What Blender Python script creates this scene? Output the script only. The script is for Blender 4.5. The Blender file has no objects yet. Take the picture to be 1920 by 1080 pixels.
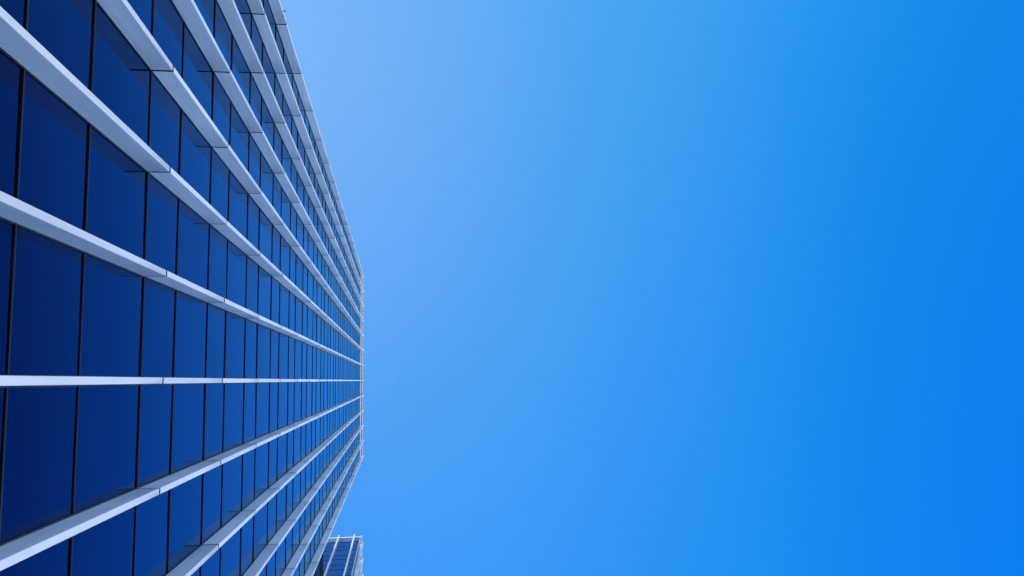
import bpy, bmesh, math, random
from mathutils import Vector, Matrix

random.seed(7)
scene = bpy.context.scene
COL = scene.collection

# ------------------------------------------------------------------ numbers
# metres; the facade glass of the near tower is the plane x = 0, facing +x.
# y runs along the facade, z up.  Camera: eye height, 3.65 m off the glass, looking up.
EYE = 1.6
CAM_X, CAM_Y = 3.649, 0.056
FOCAL_PX = 1489.087            # for a picture 1920 px wide
RX, RY, RZ = -0.11449, -0.14535, -0.00098
STOREY, SHORT = 4.0, 0.4318    # storey height, share of the lower (spandrel) pane
BAY = 1.56585                  # fin spacing
FIN_D, FIN_W = 0.318, 0.089    # fin depth and thickness
Z0 = 12.178 + EYE              # the first floor line above the frame's left edge
GLASS_TOP = Z0 + 18 * STOREY
BAND_TOP = GLASS_TOP + 1.72
COPE_Z0, COPE_Z1 = BAND_TOP + 0.1, BAND_TOP + 0.5
FIN_TOP = COPE_Z1 + 0.02
PLINTH = 1.6


def rot():
    cx, sx = math.cos(RX), math.sin(RX)
    cy, sy = math.cos(RY), math.sin(RY)
    cz, sz = math.cos(RZ), math.sin(RZ)
    X = Matrix(((1, 0, 0), (0, cx, -sx), (0, sx, cx)))
    Y = Matrix(((cy, 0, sy), (0, 1, 0), (-sy, 0, cy)))
    Z = Matrix(((cz, -sz, 0), (sz, cz, 0), (0, 0, 1)))
    return Z @ Y @ X            # rows: right, down, forward


ROT = rot()


def project(p):
    q = ROT @ Vector((p[0] - CAM_X, p[1] - CAM_Y, p[2] - EYE))
    if q.z < 0.05:
        return None
    return 960 + FOCAL_PX * q.x / q.z, 540 + FOCAL_PX * q.y / q.z


def clip_area(pts):
    """area in px of a polygon inside the frame"""
    if any(p is None for p in pts):
        return 0.0
    poly = list(pts)
    for ax, lim, sg in ((0, 0, 1), (0, 1920, -1), (1, 0, 1), (1, 1080, -1)):
        out = []
        for i in range(len(poly)):
            a, b = poly[i - 1], poly[i]
            da, db = sg * (a[ax] - lim), sg * (b[ax] - lim)
            if da * db < 0:
                t = da / (da - db)
                out.append((a[0] + t * (b[0] - a[0]), a[1] + t * (b[1] - a[1])))
            if db >= 0:
                out.append(b)
        poly = out
        if not poly:
            return 0.0
    return abs(sum(poly[i - 1][0] * poly[i][1] - poly[i][0] * poly[i - 1][1] for i in range(len(poly)))) / 2


# ------------------------------------------------------------------ materials
def material(name):
    m = bpy.data.materials.new(name)
    m.use_nodes = True
    nt = m.node_tree
    return m, nt, nt.nodes['Principled BSDF']


def mottle(nt, scale, lo, hi, stretch=(1, 1, 1), detail=5):
    """object-space noise as a colour between two real paint tones"""
    tc = nt.nodes.new('ShaderNodeTexCoord')
    mp = nt.nodes.new('ShaderNodeMapping')
    mp.inputs['Scale'].default_value = stretch
    nz = nt.nodes.new('ShaderNodeTexNoise')
    nz.inputs['Scale'].default_value = scale
    nz.inputs['Detail'].default_value = detail
    rp = nt.nodes.new('ShaderNodeValToRGB')
    rp.color_ramp.elements[0].position = 0.3
    rp.color_ramp.elements[1].position = 0.62
    rp.color_ramp.elements[0].color = (*lo, 1)
    rp.color_ramp.elements[1].color = (*hi, 1)
    nt.links.new(tc.outputs['Object'], mp.inputs['Vector'])
    nt.links.new(mp.outputs['Vector'], nz.inputs['Vector'])
    nt.links.new(nz.outputs['Fac'], rp.inputs['Fac'])
    return rp.outputs['Color'], nz.outputs['Fac']


def paint_material():
    m, nt, b = material('fin_paint')
    c1, f1 = mottle(nt, 1.0, (0.64, 0.67, 0.70), (0.75, 0.775, 0.79), (9, 9, 0.45))
    # small chips and grime spots on top
    tc = nt.nodes.new('ShaderNodeTexCoord')
    n2 = nt.nodes.new('ShaderNodeTexNoise')
    n2.inputs['Scale'].default_value = 5.5
    n2.inputs['Detail'].default_value = 3
    rp = nt.nodes.new('ShaderNodeValToRGB')
    rp.color_ramp.elements[0].position = 0.70
    rp.color_ramp.elements[0].color = (0, 0, 0, 1)
    rp.color_ramp.elements[1].position = 0.78
    rp.color_ramp.elements[1].color = (0.55, 0.55, 0.55, 1)
    mx = nt.nodes.new('ShaderNodeMix')
    mx.data_type = 'RGBA'
    nt.links.new(tc.outputs['Object'], n2.inputs['Vector'])
    nt.links.new(n2.outputs['Fac'], rp.inputs['Fac'])
    nt.links.new(rp.outputs['Color'], mx.inputs['Factor'])
    nt.links.new(c1, mx.inputs['A'])
    mx.inputs['B'].default_value = (0.36, 0.36, 0.39, 1)
    # panels come from different paint batches
    at = nt.nodes.new('ShaderNodeAttribute')
    at.attribute_name = 'tone'
    mr = nt.nodes.new('ShaderNodeMapRange')
    mr.inputs['To Min'].default_value = 0.88
    mr.inputs['To Max'].default_value = 1.04
    sc = nt.nodes.new('ShaderNodeVectorMath')
    sc.operation = 'SCALE'
    nt.links.new(at.outputs['Fac'], mr.inputs['Value'])
    # grime washed out of the joint above, fading down the panel in uneven streaks
    dr = nt.nodes.new('ShaderNodeAttribute')
    dr.attribute_name = 'drop'
    fade = nt.nodes.new('ShaderNodeMapRange')
    fade.interpolation_type = 'SMOOTHSTEP'
    fade.inputs['From Min'].default_value = 0.0
    fade.inputs['From Max'].default_value = 1.5
    fade.inputs['To Min'].default_value = 1.0
    fade.inputs['To Max'].default_value = 0.0
    mp = nt.nodes.new('ShaderNodeMapping')
    mp.inputs['Scale'].default_value = (11, 11, 0.5)
    n3 = nt.nodes.new('ShaderNodeTexNoise')
    n3.inputs['Scale'].default_value = 1.6
    n3.inputs['Detail'].default_value = 4
    st = nt.nodes.new('ShaderNodeMath')
    st.operation = 'MULTIPLY'
    gm = nt.nodes.new('ShaderNodeMix')
    gm.data_type = 'RGBA'
    gm.inputs['B'].default_value = (0.38, 0.39, 0.43, 1)
    nt.links.new(tc.outputs['Object'], mp.inputs['Vector'])
    nt.links.new(mp.outputs['Vector'], n3.inputs['Vector'])
    nt.links.new(dr.outputs['Fac'], fade.inputs['Value'])
    nt.links.new(fade.outputs[0], st.inputs[0])
    nt.links.new(n3.outputs['Fac'], st.inputs[1])
    nt.links.new(st.outputs[0], gm.inputs['Factor'])
    nt.links.new(mx.outputs['Result'], gm.inputs['A'])
    # side shade put into the colour: fin webs darker and bluer, edge strip brightened
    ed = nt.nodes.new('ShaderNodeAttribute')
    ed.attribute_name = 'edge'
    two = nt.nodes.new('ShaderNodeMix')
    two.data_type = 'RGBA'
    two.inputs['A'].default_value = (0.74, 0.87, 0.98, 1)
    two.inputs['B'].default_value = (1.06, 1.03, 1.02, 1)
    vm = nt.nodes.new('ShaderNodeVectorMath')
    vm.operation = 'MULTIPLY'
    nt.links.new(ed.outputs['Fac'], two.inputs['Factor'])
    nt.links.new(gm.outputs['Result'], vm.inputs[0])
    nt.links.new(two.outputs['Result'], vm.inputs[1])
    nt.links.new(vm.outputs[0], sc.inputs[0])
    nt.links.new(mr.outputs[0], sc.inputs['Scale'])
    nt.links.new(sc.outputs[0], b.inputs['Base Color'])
    b.inputs['Roughness'].default_value = 0.38
    b.inputs['Coat Weight'].default_value = 0.25
    b.inputs['Coat Roughness'].default_value = 0.12
    return m


def simple(name, lo, hi, rough, scale=3.0, stretch=(1, 1, 1), metallic=0.0):
    m, nt, b = material(name)
    c, f = mottle(nt, scale, lo, hi, stretch)
    nt.links.new(c, b.inputs['Base Color'])
    b.inputs['Roughness'].default_value = rough
    b.inputs['Metallic'].default_value = metallic
    return m


def glass_material():
    m, nt, b = material('tinted_glass')
    c, f = mottle(nt, 0.6, (0.0004, 0.0005, 0.002), (0.0006, 0.0007, 0.003))
    nt.links.new(c, b.inputs['Base Color'])
    b.inputs['Roughness'].default_value = 0.015
    b.inputs['IOR'].default_value = 1.52
    # very slight roller wave of tempered panes
    tc = nt.nodes.new('ShaderNodeTexCoord')
    nz = nt.nodes.new('ShaderNodeTexNoise')
    nz.inputs['Scale'].default_value = 0.9
    nz.inputs['Detail'].default_value = 1
    bp = nt.nodes.new('ShaderNodeBump')
    bp.inputs['Strength'].default_value = 0.02
    bp.inputs['Distance'].default_value = 0.02
    nt.links.new(tc.outputs['Object'], nz.inputs['Vector'])
    nt.links.new(nz.outputs['Fac'], bp.inputs['Height'])
    nt.links.new(bp.outputs['Normal'], b.inputs['Normal'])
    # blue solar-control coating: a tinted mirror whose strength follows Fresnel
    b.inputs['Specular IOR Level'].default_value = 0.0
    b.inputs['Roughness'].default_value = 0.6
    gl = nt.nodes.new('ShaderNodeBsdfGlossy')
    gl.inputs['Roughness'].default_value = 0.012
    lw = nt.nodes.new('ShaderNodeLayerWeight')
    lw.inputs['Blend'].default_value = 0.5
    p5 = nt.nodes.new('ShaderNodeMath')
    p5.operation = 'POWER'
    p5.inputs[1].default_value = 3.9
    fac = nt.nodes.new('ShaderNodeMath')
    fac.operation = 'MULTIPLY_ADD'
    fac.inputs[1].default_value = 0.99
    fac.inputs[2].default_value = 0.0
    tint = nt.nodes.new('ShaderNodeMix')
    tint.data_type = 'RGBA'
    tint.inputs['A'].default_value = (0.16, 0.30, 1.0, 1)
    tint.inputs['B'].default_value = (0.46, 0.90, 1.0, 1)
    ms = nt.nodes.new('ShaderNodeMixShader')
    nt.links.new(bp.outputs['Normal'], gl.inputs['Normal'])
    nt.links.new(bp.outputs['Normal'], lw.inputs['Normal'])
    nt.links.new(lw.outputs['Facing'], p5.inputs[0])
    at = nt.nodes.new('ShaderNodeAttribute')       # coating strength differs a little from pane to pane
    at.attribute_name = 'tone'
    mr = nt.nodes.new('ShaderNodeMapRange')
    mr.inputs['To Min'].default_value = 0.92
    mr.inputs['To Max'].default_value = 1.0
    nt.links.new(at.outputs['Fac'], mr.inputs['Value'])
    nt.links.new(mr.outputs[0], fac.inputs[1])
    nt.links.new(p5.outputs[0], fac.inputs[0])
    nt.links.new(p5.outputs[0], tint.inputs['Factor'])
    nt.links.new(tint.outputs['Result'], gl.inputs['Color'])
    nt.links.new(fac.outputs[0], ms.inputs['Fac'])
    nt.links.new(b.outputs['BSDF'], ms.inputs[1])
    nt.links.new(gl.outputs['BSDF'], ms.inputs[2])
    nt.links.new(ms.outputs['Shader'], nt.nodes['Material Output'].inputs['Surface'])
    return m


def paving_material():
    m, nt, b = material('paving')
    tc = nt.nodes.new('ShaderNodeTexCoord')
    br = nt.nodes.new('ShaderNodeTexBrick')
    br.inputs['Scale'].default_value = 1.0
    br.inputs['Brick Width'].default_value = 0.9
    br.inputs['Row Height'].default_value = 0.6
    br.inputs['Mortar Size'].default_value = 0.008
    br.inputs['Color1'].default_value = (0.30, 0.295, 0.28, 1)
    br.inputs['Color2'].default_value = (0.36, 0.35, 0.335, 1)
    br.inputs['Mortar'].default_value = (0.12, 0.12, 0.115, 1)
    nt.links.new(tc.outputs['Object'], br.inputs['Vector'])
    nt.links.new(br.outputs['Color'], b.inputs['Base Color'])
    b.inputs['Roughness'].default_value = 0.8
    return m


M_PAINT = paint_material()
M_WHITE = simple('coping_paint', (0.74, 0.745, 0.75), (0.80, 0.80, 0.81), 0.3, 2.0)
M_BAND = simple('parapet_paint', (0.33, 0.335, 0.35), (0.40, 0.405, 0.42), 0.4, 2.0)
M_BLUE = simple('blue_panel', (0.05, 0.075, 0.15), (0.07, 0.10, 0.19), 0.25, 2.0)
M_FRAME = simple('black_frame', (0.003, 0.003, 0.004), (0.006, 0.006, 0.007), 0.5, 4.0)
M_GASKET = simple('joint_gasket', (0.008, 0.008, 0.011), (0.012, 0.012, 0.016), 0.7, 8.0)
M_GLASS = glass_material()
M_WALL = simple('concrete_wall', (0.26, 0.265, 0.27), (0.33, 0.33, 0.335), 0.75, 1.2)
M_CORE = simple('dark_backing', (0.006, 0.006, 0.007), (0.01, 0.01, 0.012), 0.9, 2.0)
M_DARK = simple('dark_cladding', (0.003, 0.003, 0.005), (0.009, 0.007, 0.011), 0.4, 2.5, (1, 1, .3))
M_DARK.node_tree.nodes['Principled BSDF'].inputs['Specular IOR Level'].default_value = 0.08
M_STEEL = simple('dark_steel', (0.03, 0.03, 0.035), (0.06, 0.06, 0.065), 0.5, 30.0)
M_ROOF = simple('roof_gravel', (0.2, 0.2, 0.2), (0.32, 0.31, 0.3), 0.9, 12.0)
M_PAVE = paving_material()
M_TARMAC = simple('tarmac', (0.035, 0.035, 0.037), (0.06, 0.06, 0.062), 0.85, 9.0)
M_LAND = simple('pale_land', (0.36, 0.36, 0.34), (0.50, 0.49, 0.47), 0.9, 0.02)


# ------------------------------------------------------------------ builders
class MB:
    """collects boxes and prisms into one bmesh"""
    def __init__(self):
        self.bm = bmesh.new()
        self.drop = self.bm.verts.layers.float.new('drop')      # metres below the joint above
        self.edge = self.bm.faces.layers.float.new('edge')      # 1 on the outer edge strip
        self.tone = self.bm.faces.layers.float.new('tone')      # per-panel tone, 0..1

    def box(self, a, b, mi=0):
        (x0, y0, z0), (x1, y1, z1) = [min(p, q) for p, q in zip(a, b)], [max(p, q) for p, q in zip(a, b)]
        v = [self.bm.verts.new(c) for c in ((x0, y0, z0), (x1, y0, z0), (x1, y1, z0), (x0, y1, z0),
                                            (x0, y0, z1), (x1, y0, z1), (x1, y1, z1), (x0, y1, z1))]
        for q in ((3, 2, 1, 0), (4, 5, 6, 7), (0, 1, 5, 4), (1, 2, 6, 5), (2, 3, 7, 6), (3, 0, 4, 7)):
            self.bm.faces.new([v[i] for i in q]).material_index = mi

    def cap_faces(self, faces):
        """mark the lightened edge strip of a fin"""
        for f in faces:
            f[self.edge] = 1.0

    def prism(self, outline, z0, z1, mi=0, cap=None):
        """outline: list of (x, y)"""
        lo = [self.bm.verts.new((x, y, z0)) for x, y in outline]
        hi = [self.bm.verts.new((x, y, z1)) for x, y in outline]
        for v in lo:
            v[self.drop] = z1 - z0
        n = len(lo)
        fs = []
        for ring in (lo, hi):
            self.bm.faces.new(ring).material_index = mi if cap is None else cap
        for i in range(n):
            fs.append(self.bm.faces.new((lo[i], lo[(i + 1) % n], hi[(i + 1) % n], hi[i])))
        t = random.random()
        for f in fs:
            f.material_index = mi
            f[self.tone] = t
        return fs

    def ball(self, c, r, mi=0, sub=2):
        res = bmesh.ops.create_icosphere(self.bm, subdivisions=sub, radius=r, matrix=Matrix.Translation(c))
        for v in res['verts']:
            for f in v.link_faces:
                f.material_index = mi

    def build(self, name, mats, parent=None):
        bmesh.ops.recalc_face_normals(self.bm, faces=self.bm.faces[:])
        me = bpy.data.meshes.new(name)
        self.bm.to_mesh(me)
        self.bm.free()
        for m in (mats if isinstance(mats, (list, tuple)) else [mats]):
            me.materials.append(m)
        o = bpy.data.objects.new(name, me)
        COL.objects.link(o)
        o.parent = parent
        return o


def thing(name, label, cat, loc=(0, 0, 0)):
    o = bpy.data.objects.new(name, None)
    o.empty_display_size = 0.5
    COL.objects.link(o)
    o['label'] = label
    o['category'] = cat
    return o


class Frame:
    """local axes of a facade: u along it, n outward, origin on the glass plane"""
    def __init__(self, origin, u, n):
        self.o, self.u, self.n = Vector(origin), Vector(u), Vector(n)

    def __call__(self, u, n, z):
        p = self.o + self.u * u + self.n * n
        return (p.x, p.y, z)


def fbox(mb, F, u0, u1, n0, n1, z0, z1, mi=0):
    mb.box(F(u0, n0, z0), F(u1, n1, z1), mi)


def floor_z(i):
    return Z0 + STOREY * i


FLOORS = list(range(-3, 18))


def make_fin(F, u, parent, paint=None):
    """one storey-jointed vertical fin; dark gasket shows in the joints, dark mullion behind"""
    mb = MB()
    cuts = [PLINTH] + [floor_z(i) for i in range(0, 18)] + [FIN_TOP]
    c = 0.005
    for z0, z1 in zip(cuts[:-1], cuts[1:]):
        ju, jn = random.uniform(-.0015, .0015), random.uniform(-.002, .002)
        a, b = u - FIN_W / 2 + ju, u + FIN_W / 2 + ju
        n0, n1 = 0.016, FIN_D + jn
        prof = [(a, n0), (b, n0), (b, n1 - c), (b - c, n1), (a + c, n1), (a, n1 - c)]
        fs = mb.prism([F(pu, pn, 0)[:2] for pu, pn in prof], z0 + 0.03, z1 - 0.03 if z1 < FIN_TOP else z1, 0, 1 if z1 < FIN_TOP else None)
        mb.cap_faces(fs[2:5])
    fbox(mb, F, u - FIN_W / 2 + 0.028, u + FIN_W / 2 - 0.028, 0.017, FIN_D - 0.03, PLINTH, FIN_TOP - 0.02, 1)
    fin = mb.build('fin', [paint or M_PAINT, M_GASKET], parent)
    mb = MB()
    fbox(mb, F, u - FIN_W / 2 - 0.02, u + FIN_W / 2 + 0.02, -0.03, 0.0158, PLINTH, GLASS_TOP - 0.03)
    mb.build('mullion', M_FRAME, fin)
    return fin


def pane(mb, F, u0, u1, z0, z1):
    """a glass lite tilted by a fraction of a millimetre, as glazed panes are"""
    t = [random.uniform(-.0022, .0022) for _ in range(3)]
    def off(su, sz):
        return t[0] + t[1] * su + t[2] * sz
    bm = mb.bm
    front = [bm.verts.new(F(u, off(su, sz), z)) for u, z, su, sz in
             ((u0, z0, -1, -1), (u1, z0, 1, -1), (u1, z1, 1, 1), (u0, z1, -1, 1))]
    back = [bm.verts.new(F(u, -0.024, z)) for u, z in ((u0, z0), (u1, z0), (u1, z1), (u0, z1))]
    bm.faces.new(front)[mb.tone] = random.random()
    bm.faces.new(back[::-1])
    for i in range(4):
        j = (i + 1) % 4
        bm.faces.new((front[i], front[j], back[j], back[i]))


def glaze(F, u_lo, u_hi, fins, root, cells, lowest=-99):
    """collect the pane cells of a facade: (area, kind, F, u0, u1, z0, z1)"""
    g = FIN_W / 2 + 0.0195
    edges = []
    us = sorted(fins)
    if us[0] - g - u_lo > 0.1:
        edges.append((u_lo, us[0] - g))
    edges += [(a + g, b - g) for a, b in zip(us[:-1], us[1:])]
    if u_hi - us[-1] - g > 0.1:
        edges.append((us[-1] + g, u_hi))
    for a, b in edges:
        for i in FLOORS:
            z = floor_z(i)
            for kind, z0, z1 in (('spandrel', z, z + SHORT * STOREY), ('window', z + SHORT * STOREY, z + STOREY)):
                ar = clip_area([project(F(u, 0, h)) for u, h in ((a, z0), (b, z0), (b, z1), (a, z1))])
                if z0 < lowest:
                    ar = 0.0
                cells.append((ar, kind, F, a, b, z0 + 0.0125, z1 - 0.0125))


def build_panes(cells, root, limit=100):
    for kind in ('window', 'spandrel'):
        cs = sorted([c for c in cells if c[1] == kind], key=lambda c: -c[0])
        big = [c for c in cs[:limit] if c[0] > 0]
        rest = cs[len(big):]
        for _, _, F, a, b, z0, z1 in big:
            mb = MB()
            pane(mb, F, a, b, z0, z1)
            mb.build(kind, M_GLASS, root)
        if rest:
            mb = MB()
            for _, _, F, a, b, z0, z1 in rest:
                pane(mb, F, a, b, z0, z1)
            o = mb.build(kind, M_GLASS, root)
            o['kind'] = 'stuff'


def trim_lines(F, u_lo, u_hi, root, lowest=-99):
    """black transoms between the panes, one bar per line"""
    zs = []
    for i in FLOORS:
        zs += [floor_z(i), floor_z(i) + SHORT * STOREY]
    for z in zs + [GLASS_TOP]:
        mb = MB()
        fbox(mb, F, u_lo, u_hi, -0.028, 0.017, z - 0.014, z + 0.014)
        mb.build('transom', M_FRAME, root)


def parapet(F, u_lo, u_hi, root, cap_lo, cap_hi, band=None, soffit=None, thin=False):
    mb = MB()
    fbox(mb, F, u_lo, u_hi, -0.10, 0.03, GLASS_TOP + 0.013, BAND_TOP)
    mb.build('parapet_band', band or M_WHITE, root)
    mb = MB()
    fbox(mb, F, u_lo, u_hi, -0.12, 0.03 if thin else 0.09, BAND_TOP + 0.003, COPE_Z1 - 0.05 if thin else COPE_Z0 + 0.05)
    mb.build('coping_soffit', soffit or M_FRAME, root)
    mb = MB()
    fbox(mb, F, u_lo - cap_lo, u_hi + cap_hi, 0.031 if thin else 0.0905, 0.075 if thin else 0.17, COPE_Z1 - 0.3 if thin else COPE_Z0, COPE_Z1)
    mb.build('coping', M_WHITE, root)


# ------------------------------------------------------------------ near tower
near = thing('glass_office_tower',
             'tall blue glass office tower with long pale vertical fins filling the left of the view', 'building')
Y_LO, Y_HI = -7 * BAY - 0.5, 5 * BAY + 0.5
DEPTH = 22.0
FA = Frame((0, 0, 0), (0, 1, 0), (1, 0, 0))
mb = MB()
mb.box((-DEPTH, Y_LO, 0), (-0.06, Y_HI, BAND_TOP - 0.6))
mb.build('wall', M_CORE, near)
mb = MB()
mb.box((-DEPTH - 0.1, Y_LO - 0.12, 0), (-DEPTH, Y_HI + 0.12, BAND_TOP))
mb.box((-DEPTH, Y_LO - 0.12, 0), (-0.031, Y_LO, BAND_TOP))
mb.box((-DEPTH, Y_HI, 0), (-0.031, Y_HI + 0.12, BAND_TOP))
mb.build('side_wall', M_WALL, near)
mb = MB()
mb.box((-DEPTH, Y_LO, BAND_TOP - 0.6), (-0.13, Y_HI, BAND_TOP - 0.45))
mb.build('roof', M_ROOF, near)
# unseen rooftop block, added to shade the far wing's end wall
mb = MB()
mb.box((-20.5, Y_LO + 2, BAND_TOP - 0.45), (-5.5, Y_HI - 0.6, BAND_TOP + 14.5))
for i in range(11):
    mb.box((-20.6, Y_LO + 1.9, BAND_TOP + 0.9 + 1.25 * i), (-5.4, Y_HI - 0.5, BAND_TOP + 0.98 + 1.25 * i))
mb.build('shade_block', M_WALL, near)
mb = MB()
mb.box((-0.06, Y_LO - 0.12, 0), (0.12, Y_HI + 0.12, PLINTH - 0.002))
mb.build('plinth', M_WALL, near)

fins = [k * BAY for k in range(-7, 6)]
fin_objs = {}
for k in range(-7, 6):
    fin_objs[k] = make_fin(FA, k * BAY, near)
cells = []
glaze(FA, Y_LO, Y_HI, fins, near, cells)
build_panes(cells, near)
trim_lines(FA, Y_LO, Y_HI, near)
parapet(FA, Y_LO, Y_HI, near, 0.0, 0.0)


# a dark bolt standing off the outermost fin and a second one on its side
def along_fin(u, n, ypx):
    lo, hi = 5.0, 80.0
    for _ in range(60):
        mid = (lo + hi) / 2
        q = project(FA(u, n, mid))
        if q[1] > ypx:      # higher up the fin = lower in the picture on this side
            hi = mid
        else:
            lo = mid
    return lo


zb = along_fin(-7 * BAY, FIN_D + 0.05, 21)
mb = MB()
p = Vector(FA(-7 * BAY, FIN_D, zb))
mb.box(p + Vector((0, -.006, -.006)), p + Vector((.05, .006, .006)))
mb.ball(p + Vector((.062, 0, 0)), 0.026)
mb.build('bolt', M_STEEL, fin_objs[-7])
zb = along_fin(-7 * BAY + FIN_W / 2, FIN_D - 0.03, 30)
mb = MB()
p = Vector(FA(-7 * BAY + FIN_W / 2, FIN_D - 0.03, zb))
mb.ball(p + Vector((0, .006, 0)), 0.024)
mb.build('bolt', M_STEEL, fin_objs[-7])

# ------------------------------------------------------------------ far wing
far = thing('office_wing',
            'narrow far glass wing at the bottom edge with white fins rising past its roofline', 'building')
YW = 16.18                      # plane of its end wall
Y_END = YW + 0.62 + 12 * BAY + 0.62
FB = Frame((0, YW, 0), (0, 1, 0), (1, 0, 0))            # long facade, same plane as the near tower
FE = Frame((0, YW, 0), (-1, 0, 0), (0, -1, 0))          # end wall facing the near tower
D2 = 0.80 * 2 + 9 * BAY
mb = MB()
mb.box((-D2 + 0.06, YW + 0.06, 0), (-0.06, Y_END, BAND_TOP - 0.6))
mb.build('wall', M_CORE, far)
mb = MB()
mb.box((-D2 - 0.12, YW + 0.0, 0), (-D2 + 0.059, Y_END, BAND_TOP))
mb.box((-D2 + 0.06, Y_END, 0), (-0.03, Y_END + 0.12, BAND_TOP))
mb.build('side_wall', M_WALL, far)
mb = MB()
mb.box((-D2 + 0.06, YW + 0.13, BAND_TOP - 0.6), (-0.13, Y_END, BAND_TOP - 0.45))
mb.build('roof', M_ROOF, far)
mb = MB()
mb.box((-0.06, YW - 0.10, 0), (0.10, Y_END, PLINTH - 0.002))
mb.box((-D2, YW - 0.10, 0), (-0.0605, YW + 0.059, PLINTH - 0.002))
mb.build('plinth', M_WALL, far)
mb = MB()
mb.box((-0.075, YW - 0.012, PLINTH), (0.012, YW + 0.075, BAND_TOP - 0.003))
mb.build('corner_post', M_BAND, far)
f_front = [0.62 + k * BAY for k in range(13)]
f_end = [0.62 + k * BAY for k in range(10)]
for u in f_front:
    make_fin(FB, u, far)
for u in f_end:
    make_fin(FE, u, far, M_WHITE)
cells = []
glaze(FB, 0.076, Y_END - YW, f_front, far, cells)
glaze(FE, 0.076, D2 - 0.06, f_end, far, cells, lowest=60)
build_panes(cells, far)
trim_lines(FB, 0.076, Y_END - YW, far)
trim_lines(FE, 0.076, D2 - 0.06, far)
parapet(FB, 0.076, Y_END - YW, far, 0.246, 0.0)
parapet(FE, 0.101, D2, far, 0.18, 0.0, M_BLUE, M_BLUE, True)

# ------------------------------------------------------------------ dark link between them
link = thing('link_block', 'dark recessed link block wedged between the two glass buildings', 'building')
LX, LZ = -2.08, 66.0 + EYE
mb = MB()
mb.box((-14.0, Y_HI + 0.125, 0), (LX, YW - 0.34, LZ - 0.4))
mb.build('wall', M_DARK, link)
mb = MB()
mb.box((-14.05, Y_HI + 0.125, LZ - 0.4), (LX + 0.06, YW - 0.34, LZ))
mb.build('roof', M_DARK, link)
for i in range(1, 17):
    mb = MB()
    mb.box((LX, Y_HI + 0.126, floor_z(i - 3) - 0.06), (LX + 0.04, YW - 0.341, floor_z(i - 3) + 0.06))
    mb.build('ledge', M_DARK, link)
for i in range(5):
    y = Y_HI + 0.5 + i * 1.75
    mb = MB()
    mb.box((LX, y - 0.03, 0.0), (LX + 0.03, y + 0.03, LZ - 0.401))
    mb.build('mullion', M_FRAME, link)

# ------------------------------------------------------------------ ground
mb = MB()
mb.bm.faces.new([mb.bm.verts.new(c) for c in ((-3000, -3000, 0), (3000, -3000, 0), (3000, 3000, 0), (-3000, 3000, 0))])
g = mb.build('ground', M_LAND)
g['kind'] = 'structure'
g['label'] = 'pale ground reaching the horizon around the towers'
g['category'] = 'ground'
mb = MB()
ring = [(CAM_X + 70 * math.cos(a * math.pi / 24), CAM_Y + 70 * math.sin(a * math.pi / 24), 0.004) for a in range(48)]  # unseen dark disc, added to cut ground bounce on the lower fins
mb.bm.faces.new([mb.bm.verts.new(c) for c in ring])
g = mb.build('added_forecourt', M_TARMAC)
g['kind'] = 'structure'
g['label'] = 'dark tarmac forecourt added out of view to dim the lower fins'
g['category'] = 'added_forecourt'
mb = MB()
mb.box((0.125, Y_LO - 6, 0.0), (6.0, Y_END + 4, 0.12))
g = mb.build('pavement', M_PAVE)
g['kind'] = 'structure'
g['label'] = 'stone paved strip along the foot of the glass facade'
g['category'] = 'pavement'

# ------------------------------------------------------------------ sky and sun
SUN_EL, SUN_DIR = math.radians(50), math.radians(208)   # SUN_DIR: angle of the sun in the xy plane
sdx, sdy = math.cos(SUN_DIR), math.sin(SUN_DIR)
w = bpy.data.worlds.new('World')
scene.world = w
w.use_nodes = True
nt = w.node_tree
bg = nt.nodes['Background']
sky = nt.nodes.new('ShaderNodeTexSky')
sky.sky_type = 'NISHITA'
sky.sun_disc = False
sky.sun_elevation = SUN_EL
sky.sun_rotation = math.atan2(sdx, sdy)
sky.air_density = 1.0
sky.dust_density = 1.6
sky.ozone_density = 1.0
# deep clear-day saturation overhead, fading to the milky bright haze near the horizon
HAZE_ANTI = (6.3, 5.0, 4.4)
SAT, SKY_GAMMA, SKY_GAIN, HAZE_GAIN = 2.752, (1.0, 0.6, 0.6), (1.126, 0.902, 1.363), (1.9, 2.75, 3.6)


def vmath(op, a, b=None):
    n = nt.nodes.new('ShaderNodeVectorMath')
    n.operation = op
    nt.links.new(a, n.inputs[0])
    if b is not None:
        n.inputs[1].default_value = b
    return n.outputs[0]


tc = nt.nodes.new('ShaderNodeTexCoord')
sep = nt.nodes.new('ShaderNodeSeparateXYZ')
mr = nt.nodes.new('ShaderNodeMapRange')
mr.interpolation_type = 'SMOOTHSTEP'
mr.inputs['From Min'].default_value = 0.30
mr.inputs['From Max'].default_value = 0.68
bw = nt.nodes.new('ShaderNodeRGBToBW')
mix = nt.nodes.new('ShaderNodeMix')
mix.data_type = 'RGBA'
mix.clamp_factor = False
mix.clamp_result = False
mix.inputs['Factor'].default_value = SAT
mix2 = nt.nodes.new('ShaderNodeMix')
mix2.data_type = 'RGBA'
L = nt.links.new
unit = vmath('MULTIPLY', sky.outputs[0], (0.1, 0.1, 0.1))
L(tc.outputs['Generated'], sep.inputs[0])
L(sep.outputs['Z'], mr.inputs['Value'])
L(unit, bw.inputs[0])
L(bw.outputs[0], mix.inputs['A'])
L(unit, mix.inputs['B'])
pos = vmath('MAXIMUM', mix.outputs['Result'], (0, 0, 0))
sp = nt.nodes.new('ShaderNodeSeparateXYZ')
cb = nt.nodes.new('ShaderNodeCombineXYZ')
L(pos, sp.inputs[0])
for i in range(3):
    pw = nt.nodes.new('ShaderNodeMath')
    pw.operation = 'POWER'
    pw.inputs[1].default_value = SKY_GAMMA[i]
    L(sp.outputs[i], pw.inputs[0])
    L(pw.outputs[0], cb.inputs[i])
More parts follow.
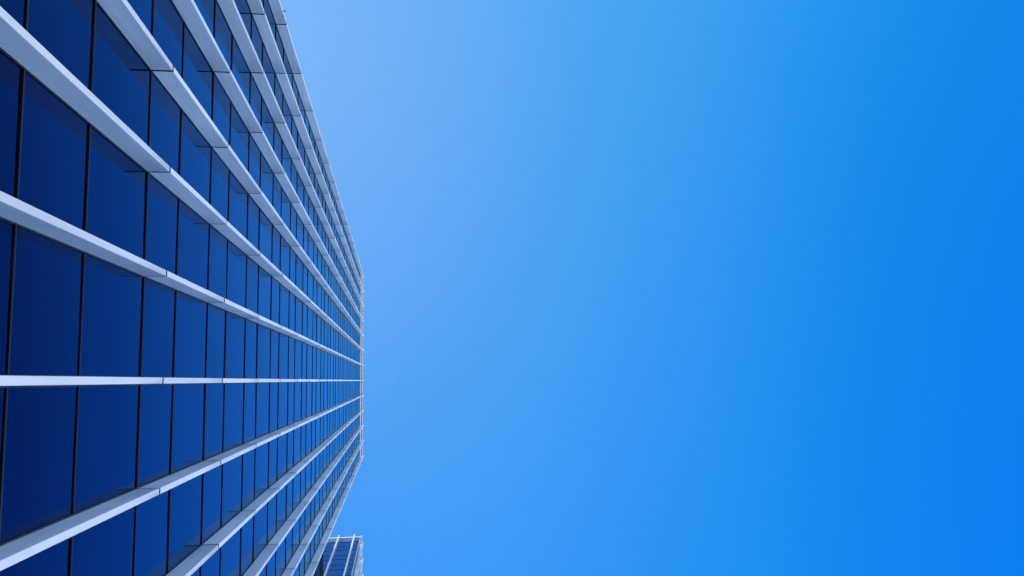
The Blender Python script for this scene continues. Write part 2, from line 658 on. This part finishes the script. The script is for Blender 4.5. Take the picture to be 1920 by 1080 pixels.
EXPO = 0.72
zen = vmath('MULTIPLY', cb.outputs[0], tuple(10 * g / 2 ** EXPO for g in SKY_GAIN))
# the blue deepens away from the sun's side of the sky, as through a polarising filter
band = nt.nodes.new('ShaderNodeMapRange')
band.inputs['From Min'].default_value = -0.2
band.inputs['From Max'].default_value = 0.8
L(sep.outputs['X'], band.inputs['Value'])
rp = nt.nodes.new('ShaderNodeValToRGB')
rp.color_ramp.interpolation = 'CARDINAL'
stops = [(-0.15, (.68, .955, .93)), (-0.03, (1.00, 1.05, .955)), (0.10, (1.38, 1.12, .99)), (0.26, (1.50, 1.12, 1.02)),
         (0.43, (1.24, 1.04, 1.045)), (0.63, (.60, .81, 1.03))]
els = rp.color_ramp.elements
while len(els) < len(stops):
    els.new(0.5)
for e, (px, c) in zip(els, stops):
    e.position = px + 0.2
for e, (px, c) in zip(els, stops):
    e.color = (*[v / 1.6 for v in c], 1)
L(band.outputs[0], rp.inputs['Fac'])
mulc = nt.nodes.new('ShaderNodeVectorMath')
mulc.operation = 'MULTIPLY'
L(zen, mulc.inputs[0])
L(vmath('MULTIPLY', rp.outputs['Color'], (1.6, 1.6, 1.6)), mulc.inputs[1])
# and turns a touch purer along the street, away from the sun's azimuth
along = nt.nodes.new('ShaderNodeMapRange')
along.inputs['From Min'].default_value = -0.35
along.inputs['From Max'].default_value = 0.35
L(sep.outputs['Y'], along.inputs['Value'])
amix = nt.nodes.new('ShaderNodeMix')
amix.data_type = 'RGBA'
amix.inputs['A'].default_value = (1.0, 1.015, 0.95, 1)
amix.inputs['B'].default_value = (1.0, 0.955, 1.12, 1)
L(along.outputs[0], amix.inputs['Factor'])
mul2 = nt.nodes.new('ShaderNodeVectorMath')
mul2.operation = 'MULTIPLY'
L(mulc.outputs[0], mul2.inputs[0])
L(amix.outputs['Result'], mul2.inputs[1])
zen = mul2.outputs[0]
# the low haze opposite the sun is whiter than the haze along the street
hz = nt.nodes.new('ShaderNodeMapRange')
hz.interpolation_type = 'SMOOTHSTEP'
hz.inputs['From Min'].default_value = 0.1
hz.inputs['From Max'].default_value = 0.85
L(sep.outputs['X'], hz.inputs['Value'])
hmix = nt.nodes.new('ShaderNodeMix')
hmix.data_type = 'RGBA'
L(hz.outputs[0], hmix.inputs['Factor'])
L(vmath('MULTIPLY', sky.outputs[0], HAZE_GAIN), hmix.inputs['A'])
L(vmath('MULTIPLY', sky.outputs[0], HAZE_ANTI), hmix.inputs['B'])
haz = hmix.outputs['Result']
L(mr.outputs[0], mix2.inputs['Factor'])
L(haz, mix2.inputs['A'])
L(zen, mix2.inputs['B'])
L(mix2.outputs['Result'], bg.inputs['Color'])
bg.inputs['Strength'].default_value = 0.1

sd = bpy.data.lights.new('sun', 'SUN')
sd.energy = 5.0
sd.angle = math.radians(0.5)
sd.color = (1.0, 0.95, 0.88)
so = bpy.data.objects.new('sun', sd)
COL.objects.link(so)
sv = Vector((math.cos(SUN_EL) * sdx, math.cos(SUN_EL) * sdy, math.sin(SUN_EL)))
so.rotation_euler = sv.to_track_quat('Z', 'Y').to_euler()
so.location = sv * 150

# ------------------------------------------------------------------ camera
cd = bpy.data.cameras.new('camera')
cam = bpy.data.objects.new('camera', cd)
COL.objects.link(cam)
right, down, fwd = ROT[0], ROT[1], ROT[2]
m = Matrix((right, -down, -fwd)).transposed().to_4x4()
m.translation = Vector((CAM_X, CAM_Y, EYE))
cam.matrix_world = m
cd.sensor_width = 36.0
cd.lens = 36.0 * FOCAL_PX / 1920
cd.clip_start = 0.05
cd.clip_end = 10000
scene.camera = cam

# ------------------------------------------------------------------ render look
scene.view_settings.view_transform = 'Standard'
scene.view_settings.look = 'None'
scene.view_settings.exposure = EXPO
scene.view_settings.gamma = 1.0
scene.view_settings.use_curve_mapping = False
scene.render.engine = 'CYCLES'
scene.cycles.use_denoising = True
scene.cycles.max_bounces = 8
